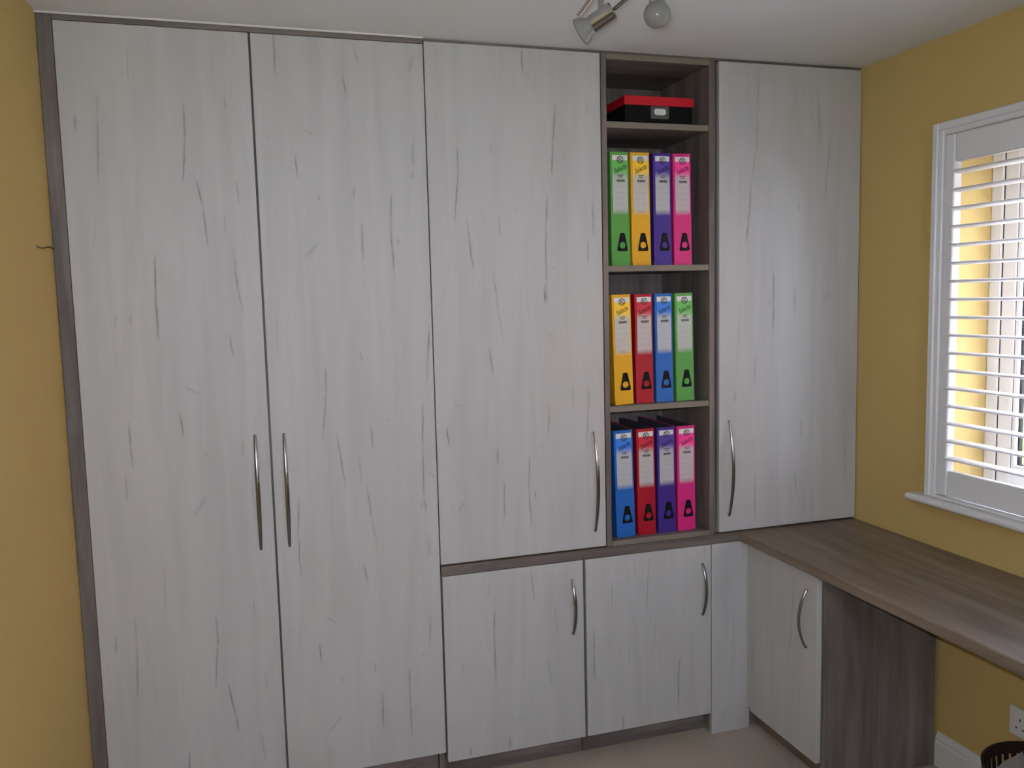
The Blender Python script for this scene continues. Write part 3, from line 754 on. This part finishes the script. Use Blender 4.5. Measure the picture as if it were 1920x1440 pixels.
# L shaped worktop that becomes the desk under the window
bm = bm_new()
poly = [(0.9955, 0.0), (2.0715, 0.0), (2.0715, -1.95), (2.5655, -1.95), (2.5655, 0.36), (0.9955, 0.36)]
add_prism(bm, poly, 'Z', 0.7, 0.732, bevel=0.004, seg=3)
for f in bm.faces:
    c_ = f.calc_center_median()
    f.material_index = 1 if (abs(f.normal.y) > 0.5 and c_.y > -0.1) else 0
wt = obj('worktop', bm, [M['oak_y'], M['oak_x']], loc=(2.3, -0.4, 0.7))
tag(wt, 'grey brown oak L shaped worktop forming the desk under the window', 'worktop')
box('desk_support_panel', (2.10, 2.545, -1.93, -1.912, 0.0, 0.6995), M['oak_z'], None, bevel=0.001, loc=(2.33, -1.92, 0))
tag(bpy.data.objects['desk_support_panel'], 'grey oak panel carrying the far end of the desk', 'panel')

# ------------------------------------------------------------------ lever arch files
def stroke_text(body, size, shear=0.0, bold=0.0):
    cu = bpy.data.curves.new('txt', 'FONT')
    cu.body = body; cu.size = size; cu.shear = shear; cu.offset = bold
    cu.align_x = 'CENTER'; cu.align_y = 'CENTER'
    cu.resolution_u = 3
    to = bpy.data.objects.new('txt', cu); C.objects.link(to)
    dg = bpy.context.evaluated_depsgraph_get(); dg.update()
    me = bpy.data.meshes.new_from_object(to.evaluated_get(dg))
    bpy.data.objects.remove(to); bpy.data.curves.remove(cu)
    return me
TXT_EMBLEM = stroke_text('IXL', 0.0165, 0.0, 0.0005)
TXT_WORD = stroke_text('Selecta', 0.0200, 0.4, 0.00045)

def add_text(bm, me, x, z, y, rot=0.0, sx=1.0, sy=1.0):
    """flat lettering on a spine: text x -> X, text y -> Z, on the plane y"""
    b2 = bmesh.new(); b2.from_mesh(me)
    ca, sa = math.cos(rot), math.sin(rot)
    for v in b2.verts:
        u, w = v.co.x * sx, v.co.y * sy
        v.co = Vector((x + u * ca - w * sa, y, z + u * sa + w * ca))
    merge(bm, b2)

FH, FD = 0.370, 0.285
def label_mat(name, col):
    mt, nt, b = new_mat('spine_label_' + name); g = G(nt)
    sep = g.n('ShaderNodeSeparateXYZ'); g.set(sep.inputs[0], g.obj())
    t = g.m('DIVIDE', sep.outputs[2], FH)       # 0 foot, 1 head
    wh = (0.74, 0.74, 0.73)
    pale = tuple(0.62 * w + 0.10 * c + 0.04 for w, c in zip(wh, col))
    br = tuple(min(1, c * 1.5 + 0.02) for c in col)
    colr = g.ramp(t, [(0.445, col), (0.50, pale), (0.775, pale), (0.835, br), (0.925, br), (0.929, wh)])
    g.set(b.inputs['Base Color'], colr); b.inputs['Roughness'].default_value = 0.5
    return mt
FC = {
    'green': (0.10, 0.36, 0.065), 'yellow': (0.80, 0.42, 0.012), 'purple': (0.055, 0.025, 0.27),
    'pink': (0.72, 0.022, 0.22), 'red': (0.42, 0.006, 0.022), 'blue': (0.016, 0.14, 0.52)}
FM = {k: simple('file_board_' + k, v, 0.42, var=0.04) for k, v in FC.items()}
FM['inside'] = simple('file_inside_shade', (0.05, 0.05, 0.055), 0.7, var=0.1)  # dark colour stands for the shelf shadow inside the covers
LM = {k: label_mat(k, v) for k, v in FC.items()}
# darker ink of each word on the coloured band
WM = {k: simple('word_ink_' + k, tuple(c * 0.35 for c in v), 0.5, var=0.05) for k, v in FC.items()}

def make_file(colour, label, x, z, w, lean, rows):
    """box-cover file standing spine to the front; built at its base centre"""
    t = thing('lever_arch_file', label, 'file', (x, 0.03, z), rows)
    L = lambda bm, nm, mt, par=t, sm=False: obj(nm, bm, mt, par, loc=(x, 0.03, z), smooth=sm)
    h = w / 2
    X = lambda u: x + u
    bm = bm_new()                                # spine and both covers
    add_box(bm, X(-h), X(h), 0.030, 0.0325, z, z + FH, bevel=0.0011, seg=2)
    add_box(bm, X(-h), X(-h + 0.0025), 0.0325, 0.03 + FD, z, z + FH, bevel=0.0008)
    add_box(bm, X(h - 0.0025), X(h), 0.0325, 0.03 + FD, z, z + FH, bevel=0.0008)
    for f in bm.faces:                           # shelf shadow painted dark on the inner and top faces
        c_ = f.calc_center_median()
        inner = c_.y > 0.0326 and ((c_.x < x and f.normal.x > 0.9) or (c_.x > x and f.normal.x < -0.9))
        if inner or (f.normal.z > 0.9 and c_.y > 0.04): f.material_index = 1
    cov = L(bm, 'cover', [FM[colour], FM['inside']])
    bm = bm_new()
    add_box(bm, X(-h + 0.005), X(h - 0.012), 0.048, 0.03 + FD - 0.03, z + 0.006, z + 0.303)
    L(bm, 'paper_block', M['paper'])
    # paper spine label with its print
    lw = w * 0.41
    bm = bm_new()
    add_box(bm, X(-lw + 0.001), X(lw + 0.001), 0.0294, 0.0300, z + FH * 0.447, z + FH * 0.972, bevel=0.0002)
    lab = L(bm, 'spine_label', LM[colour])
    yy = 0.02925
    bm = bm_new()                                # round emblem: ring and letters
    ez = z + FH * 0.932; ex = X(0.002)
    n = 28
    for r0, r1 in ((0.0095, 0.0119),):
        A = [bm.verts.new((ex + r0 * math.cos(2 * math.pi * i / n), yy, ez + r0 * math.sin(2 * math.pi * i / n))) for i in range(n)]
        B = [bm.verts.new((ex + r1 * math.cos(2 * math.pi * i / n), yy, ez + r1 * math.sin(2 * math.pi * i / n))) for i in range(n)]
        for i in range(n): bm.faces.new((A[i], A[(i + 1) % n], B[(i + 1) % n], B[i]))
    add_text(bm, TXT_EMBLEM, ex, ez, yy, 0, 0.70, 1.12)
    L(bm, 'emblem', M['ink'], lab)
    bm = bm_new(); add_text(bm, TXT_WORD, X(0.001), z + FH * 0.852, yy, math.radians(25), 0.82, 1.15)
    L(bm, 'lettering', WM[colour], lab)
    bm = bm_new()
    for fz, hw, hh in ((0.797, 0.0105, 0.0011), (0.781, 0.0080, 0.0011)):
        add_box(bm, X(-hw + 0.002), X(hw + 0.002), yy - 0.0001, yy + 0.0001, z + FH * fz - hh, z + FH * fz + hh)
    for k in range(12):
        u = -0.0135 + k * 0.00245
        add_box(bm, X(u + 0.002), X(u + 0.002 + (0.0019 if k % 3 else 0.0013)), yy - 0.0001, yy + 0.0001, z + FH * 0.738, z + FH * 0.760)
    L(bm, 'print_block', M['ink'], lab)['kind'] = 'stuff'
    bm = bm_new()
    for fz in (0.695, 0.645, 0.592, 0.540):
        add_box(bm, X(-lw * 0.72 + 0.001), X(lw * 0.72 + 0.001), yy - 0.0001, yy + 0.0001, z + FH * fz - 0.0004, z + FH * fz + 0.0004)
    for fz in (0.487, 0.474):
        add_box(bm, X(-lw * 0.45 + 0.001), X(lw * 0.45 + 0.001), yy - 0.0001, yy + 0.0001, z + FH * fz - 0.0007, z + FH * fz + 0.0007)
    L(bm, 'ruled_lines', M['rule'], lab)['kind'] = 'stuff'
    # finger pull: tapered black plate with a round hole
    bm = bm_new()
    cx, cz = X(0.006), z + FH * 0.182
    R_ = 0.0108
    outer = []
    n = 32
    # outline sampled by angle around the hole centre
    pol = [(-0.0190, -0.0165), (-0.0165, -0.0195), (0.0165, -0.0195), (0.0190, -0.0165), (0.0185, -0.010), (0.0085, 0.0375), (0.0060, 0.0400), (-0.0060, 0.0400), (-0.0085, 0.0375), (-0.0185, -0.010)]
    def hit(a):
        d = Vector((math.cos(a), math.sin(a))); best = None
        for i in range(len(pol)):
            p = Vector(pol[i]); q = Vector(pol[(i + 1) % len(pol)]); e = q - p
            den = d.x * e.y - d.y * e.x
            if abs(den) < 1e-12: continue
            tt = (p.x * e.y - p.y * e.x) / den; ss = (p.x * d.y - p.y * d.x) / den
            if tt > 0 and -1e-6 <= ss <= 1 + 1e-6: best = tt if best is None else min(best, tt)
        return d * best
    angs = sorted([2 * math.pi * i / n for i in range(n)] + [math.atan2(p[1], p[0]) % (2 * math.pi) for p in pol])
    angs = [a for i, a in enumerate(angs) if i == 0 or a - angs[i - 1] > 1e-4]
    O0, I0, O1, I1 = [], [], [], []
    for a in angs:
        q = hit(a)
        O1.append(bm.verts.new((cx + q.x, 0.0300, cz + q.y))); O0.append(bm.verts.new((cx + q.x * 0.96, 0.0284, cz + q.y * 0.98)))
        I0.append(bm.verts.new((cx + R_ * math.cos(a), 0.0284, cz + R_ * math.sin(a)))); I1.append(bm.verts.new((cx + R_ * math.cos(a), 0.0300, cz + R_ * math.sin(a))))
    k = len(angs)
    for i in range(k):
        j = (i + 1) % k
        bm.faces.new((O0[i], O0[j], I0[j], I0[i])); bm.faces.new((O1[i], O1[j], O0[j], O0[i])); bm.faces.new((I0[i], I0[j], I1[j], I1[i]))
    bmesh.ops.recalc_face_normals(bm, faces=bm.faces)
    L(bm, 'finger_pull', M['black'])
    for s in (-1, 1):                            # metal shoes on the lower corners
        bm = bm_new()
        add_box(bm, X(s * h - 0.0008), X(s * h + 0.0008), 0.0296, 0.0315, z + 0.0002, z + 0.012)
        L(bm, 'corner_shoe', M['polished'])
    t.rotation_euler = (0, lean, 0)
    return t

def lean_for(dx): return math.atan2(dx, FH)
ROWS = [
    ('upper', 1.6738, [('green', 1.644, .066, -.003), ('yellow', 1.7195, .068, -.005), ('purple', 1.7985, .064, -.003), ('pink', 1.874, .066, -.005)]),
    ('middle', 1.2093, [('yellow', 1.6505, .068, -.009), ('red', 1.7275, .064, -.004), ('blue', 1.8025, .064, -.005), ('green', 1.8805, .068, -.006)]),
    ('lower', 0.7518, [('blue', 1.652, .069, -.009), ('red', 1.731, .067, -.005), ('purple', 1.808, .066, -.004), ('pink', 1.884, .068, -.003)]),
]
NB = {
    'upper': {'green': 'at the left end', 'yellow': 'between the green and purple files', 'purple': 'between the yellow and pink files', 'pink': 'at the right end'},
    'middle': {'yellow': 'at the left end', 'red': 'between the yellow and blue files', 'blue': 'between the red and green files', 'green': 'at the right end'},
    'lower': {'blue': 'at the left end', 'red': 'between the blue and purple files', 'purple': 'between the red and pink files', 'pink': 'at the right end'},
}
for row, z, fs in ROWS:
    for colour, x, w, dx in fs:
        make_file(colour, '%s lever arch file %s of the %s shelf of files' % (colour, NB[row][colour], row), x, z, w, lean_for(dx), 'lever arch files on the open shelves')

# ------------------------------------------------------------------ storage box on the top shelf
bz = SHELF[0] + 0.0003
sb = thing('storage_box', 'black storage box with a red lid on the top shelf', 'box', (1.79, 0.17, bz))
# the box stands a little turned, its left side towards the viewer
BW, BD = 0.248, 0.27
bm = bm_new()
add_box(bm, 1.678, 1.678 + BW, 0.060, 0.060 + BD, bz, bz + 0.080, bevel=0.0015, seg=2)
obj('box_body', bm, M['box_black'], sb)
bm = bm_new()
lx0, lx1, ly0, ly1 = 1.6735, 1.6825 + BW, 0.0555, 0.0645 + BD
add_box(bm, lx0, lx1, ly0, ly1, bz + 0.0802, bz + 0.0975, bevel=0.0015, seg=2)
for q in ((lx0, lx1, ly0, 0.0592), (lx0, lx1, 0.0608 + BD, ly1), (lx0, 1.6772, 0.0592, 0.0608 + BD), (1.6788 + BW, lx1, 0.0592, 0.0608 + BD)):
    add_box(bm, *q, bz + 0.068, bz + 0.0802)
obj('lid', bm, M['box_red'], sb)
bm = bm_new()
hx0, hx1, hz0, hz1 = 1.771, 1.838, bz + 0.026, bz + 0.0665
add_box(bm, hx0, hx1, 0.0585, 0.0598, hz0, hz0 + 0.011); add_box(bm, hx0, hx1, 0.0585, 0.0598, hz1 - 0.007, hz1)
add_box(bm, hx0, hx0 + 0.011, 0.0585, 0.0598, hz0 + 0.011, hz1 - 0.007); add_box(bm, hx1 - 0.011, hx1, 0.0585, 0.0598, hz0 + 0.011, hz1 - 0.007)
lh = obj('label_holder', bm, simple('dull_metal', (0.16, 0.16, 0.155), 0.45, 0.6, var=0.08), sb)
bm = bm_new()
rp = []
for (cx_, cz_, a0) in ((hx1 - 0.020, hz1 - 0.0155, 0), (hx0 + 0.020, hz1 - 0.0155, 90), (hx0 + 0.020, hz0 + 0.0195, 180), (hx1 - 0.020, hz0 + 0.0195, 270)):
    for k in range(6):
        a = math.radians(a0 + 18 * k); rp.append((cx_ + 0.0085 * math.cos(a), cz_ + 0.0075 * math.sin(a)))
add_prism(bm, rp, 'Y', 0.0578, 0.0595)
obj('label_card', bm, M['paper'], lh)

# ------------------------------------------------------------------ ceiling spotlight
sp = thing('ceiling_spotlight', 'chrome ceiling spotlight with frosted bulbs on bent arms', 'light fitting', (1.34, -0.72, ZC))
bm = bm_new(); add_lathe(bm, [(0, 0.055), (0.018, 0.055), (0.024, 0.048), (0.026, 0.0)], (1.34, -0.72, ZC - 0.0005), (0, 0, -1), 40, True)
obj('ceiling_plate', bm, M['polished'], sp, smooth=True)
def rod(pts, r, nm='arm'):
    bm = bm_new()
    add_sweep(bm, pts, (0.3, -0.9, 0.31), r, r, 12)
    return obj(nm, bm, M['polished'], sp, smooth=True)
face = Vector((1.2186, -0.6991, 2.1784)); back = Vector((1.2770, -0.7460, 2.2156))
ax = (face - back).normalized()
rod([back - ax * 0.004, (1.3105, -0.7330, 2.2425), (1.345, -0.719, 2.27), (1.352, -0.719, 2.30), (1.350, -0.72, 2.327)], 0.0048)
rod([(1.2205, -0.6707, 2.2204), (1.2497, -0.6757, 2.2579), (1.280, -0.681, 2.297), (1.300, -0.69, 2.316), (1.315, -0.70, 2.327)], 0.0048)
rod([(1.2604, -0.7133, 2.2250), (1.2625, -0.708, 2.260), (1.2690, -0.700, 2.298), (1.29, -0.695, 2.318), (1.318, -0.708, 2.328)], 0.0062, 'bracket')
bm = bm_new()
Lh = (face - back).length
add_lathe(bm, [(0, 0.0), (0.0, 0.017), (0.003, 0.0205), (0.056, 0.0205), (0.056, 0.0190), (0.030, 0.0185)], back, ax, 40)
obj('lamp_holder', bm, M['polished'], sp, smooth=True)
bm = bm_new()
add_lathe(bm, [(0.040, 0.0), (0.040, 0.013), (0.055, 0.0165), (0.061, 0.0195), (0.072, 0.0265), (0.081, 0.0312), (0.0860, 0.0325), (0.0885, 0.031), (0.0905, 0.026), (0.092, 0.014), (0.0925, 0.0)], back, ax, 48)
obj('reflector_bulb', bm, M['frost'], sp, smooth=True)
# second head hanging down with a round bulb
gc = Vector((1.368, -0.7811, 2.201))
rod([(1.372, -0.772, 2.275), (1.374, -0.764, 2.300), (1.368, -0.748, 2.322), (1.358, -0.735, 2.330)], 0.0062, 'bracket')
up = Vector((0.06, 0.10, 1)).normalized()
bm = bm_new()
add_lathe(bm, [(0.016, 0.0145), (0.016, 0.0185), (0.074, 0.0185), (0.078, 0.015), (0.078, 0.0)], gc, up, 40)
obj('lamp_holder', bm, M['polished'], sp, smooth=True)
bm = bm_new()
prof = [(-0.030 * math.cos(a), 0.030 * math.sin(a)) for a in [math.pi * i / 22 for i in range(17)]]
prof += [(0.024, 0.0155), (0.034, 0.0135), (0.05, 0.013), (0.05, 0.0)]
prof[0] = (-0.030, 0.0)
add_lathe(bm, prof, gc, up, 48)
obj('globe_bulb', bm, M['frost'], sp, smooth=True)

# ------------------------------------------------------------------ socket, cord, waste basket
sk = thing('wall_socket', 'white double wall socket on the yellow wall under the desk', 'socket', (XR, -0.768, 0.295))
bm = bm_new(); add_box(bm, XR - 0.010, XR - 0.0003, -0.841, -0.695, 0.252, 0.338, bevel=0.003, seg=2)
obj('face_plate', bm, M['plastic'], sk)
for yc in (-0.732, -0.804):
    bm = bm_new()
    add_box(bm, XR - 0.0106, XR - 0.0095, yc - 0.002, yc + 0.002, 0.300, 0.309)
    add_box(bm, XR - 0.0106, XR - 0.0095, yc - 0.0145, yc - 0.008, 0.2765, 0.2805)
    add_box(bm, XR - 0.0106, XR - 0.0095, yc + 0.008, yc + 0.0145, 0.2765, 0.2805)
    obj('pin_holes', bm, M['slot'], sk)
    bm = bm_new(); add_box(bm, XR - 0.0135, XR - 0.0095, yc - 0.006 + 0.021, yc + 0.006 + 0.021, 0.312, 0.329, bevel=0.001)
    obj('switch', bm, M['plastic'], sk)

bm = bm_new()
pts = [(XL + 0.0022, -0.002 - 0.19 * i / 12, 1.7375 - 0.0005 * i + 0.003 * math.sin(i * 0.55)) for i in range(13)]
add_sweep(bm, pts, (1, 0, 0), 0.0019, 0.0022, 8, [1 - 0.05 * i for i in range(13)])
cd = obj('cord_end', bm, M['cord'], loc=(XL, -0.1, 1.735), smooth=True)
tag(cd, 'short thin brown cord end on the yellow wall beside the wardrobe', 'cord')

bc = Vector((2.40, -0.95, 0.0)); BR, BH, B0 = 0.150, 0.300, 0.115
wb = thing('waste_basket', 'dark round slatted waste basket under the desk', 'basket', (bc.x, bc.y, 0))
def brad(z): return B0 + (BR - B0) * z / BH
bm = bm_new()
add_lathe(bm, [(BH - 0.030, brad(BH - .03)), (BH, BR), (BH + 0.003, BR - 0.003), (BH, BR - 0.006), (BH - 0.030, brad(BH - .03) - 0.005), (BH - 0.030, brad(BH - .03))], (bc.x, bc.y, 0), (0, 0, 1), 64)
obj('rim', bm, M['basket'], wb, smooth=True)
bm = bm_new()
add_lathe(bm, [(0.0005, 0.0), (0.0005, B0), (0.030, brad(0.03)), (0.030, brad(.03) - 0.005), (0.008, B0 - 0.005), (0.008, 0.0)], (bc.x, bc.y, 0), (0, 0, 1), 64)
obj('base', bm, M['basket'], wb, smooth=True)
NS = 40
for i in range(NS):
    a = 2 * math.pi * i / NS
    d = Vector((math.cos(a), math.sin(a), 0)); s = Vector((-math.sin(a), math.cos(a), 0))
    bm = bm_new()
    z_a, z_b = 0.028, BH - 0.028
    hw = 0.0065
    ring = []
    for zz in (z_a, z_b):
        r1 = brad(zz) - 0.0005; r0 = r1 - 0.004
        for rr_ in (r0, r1):
            for sg in (-1, 1):
                ring.append(bm.verts.new(bc + d * rr_ + s * hw * sg + Vector((0, 0, zz))))
    v = ring
    for q in ((0, 1, 3, 2), (4, 6, 7, 5), (0, 4, 5, 1), (2, 3, 7, 6), (0, 2, 6, 4), (1, 5, 7, 3)):
        bm.faces.new([v[k] for k in q])
    bmesh.ops.recalc_face_normals(bm, faces=bm.faces)
    obj('slat', bm, M['basket'], wb)
# sheet of paper standing in the basket
A_ = Vector((2.455, -0.832, 0.284)); B_ = Vector((2.292, -0.886, 0.283))
bm = bm_new()
n = 8
nrm = (B_ - A_).cross(Vector((0, 0, 1))).normalized()
if nrm.y > 0: nrm = -nrm
rowt, rowb = [], []
G_ = []
for j in range(7):
    G_.append([])
    for i in range(n + 1):
        u = i / n; q = j / 6
        top = A_.lerp(B_, u) + Vector((0, 0, 0.006 * math.sin(u * 5)))
        bot = (A_ * 0.5 + B_ * 0.5).lerp(A_.lerp(B_, u), 0.72) + nrm * 0.075 - Vector((0, 0, 0.262))
        p = top.lerp(bot, q) + nrm * (0.006 * math.sin(u * 7 + q * 4))
        G_[-1].append(bm.verts.new(p))
for j in range(6):
    for i in range(n):
        bm.faces.new((G_[j][i], G_[j][i + 1], G_[j + 1][i + 1], G_[j + 1][i]))
bmesh.ops.solidify(bm, geom=list(bm.faces), thickness=0.0012)
pp = obj('paper_sheet', bm, M['paper'], loc=(2.38, -0.93, 0.02), smooth=True)
tag(pp, 'crumpled white paper sheet standing in the waste basket', 'paper')
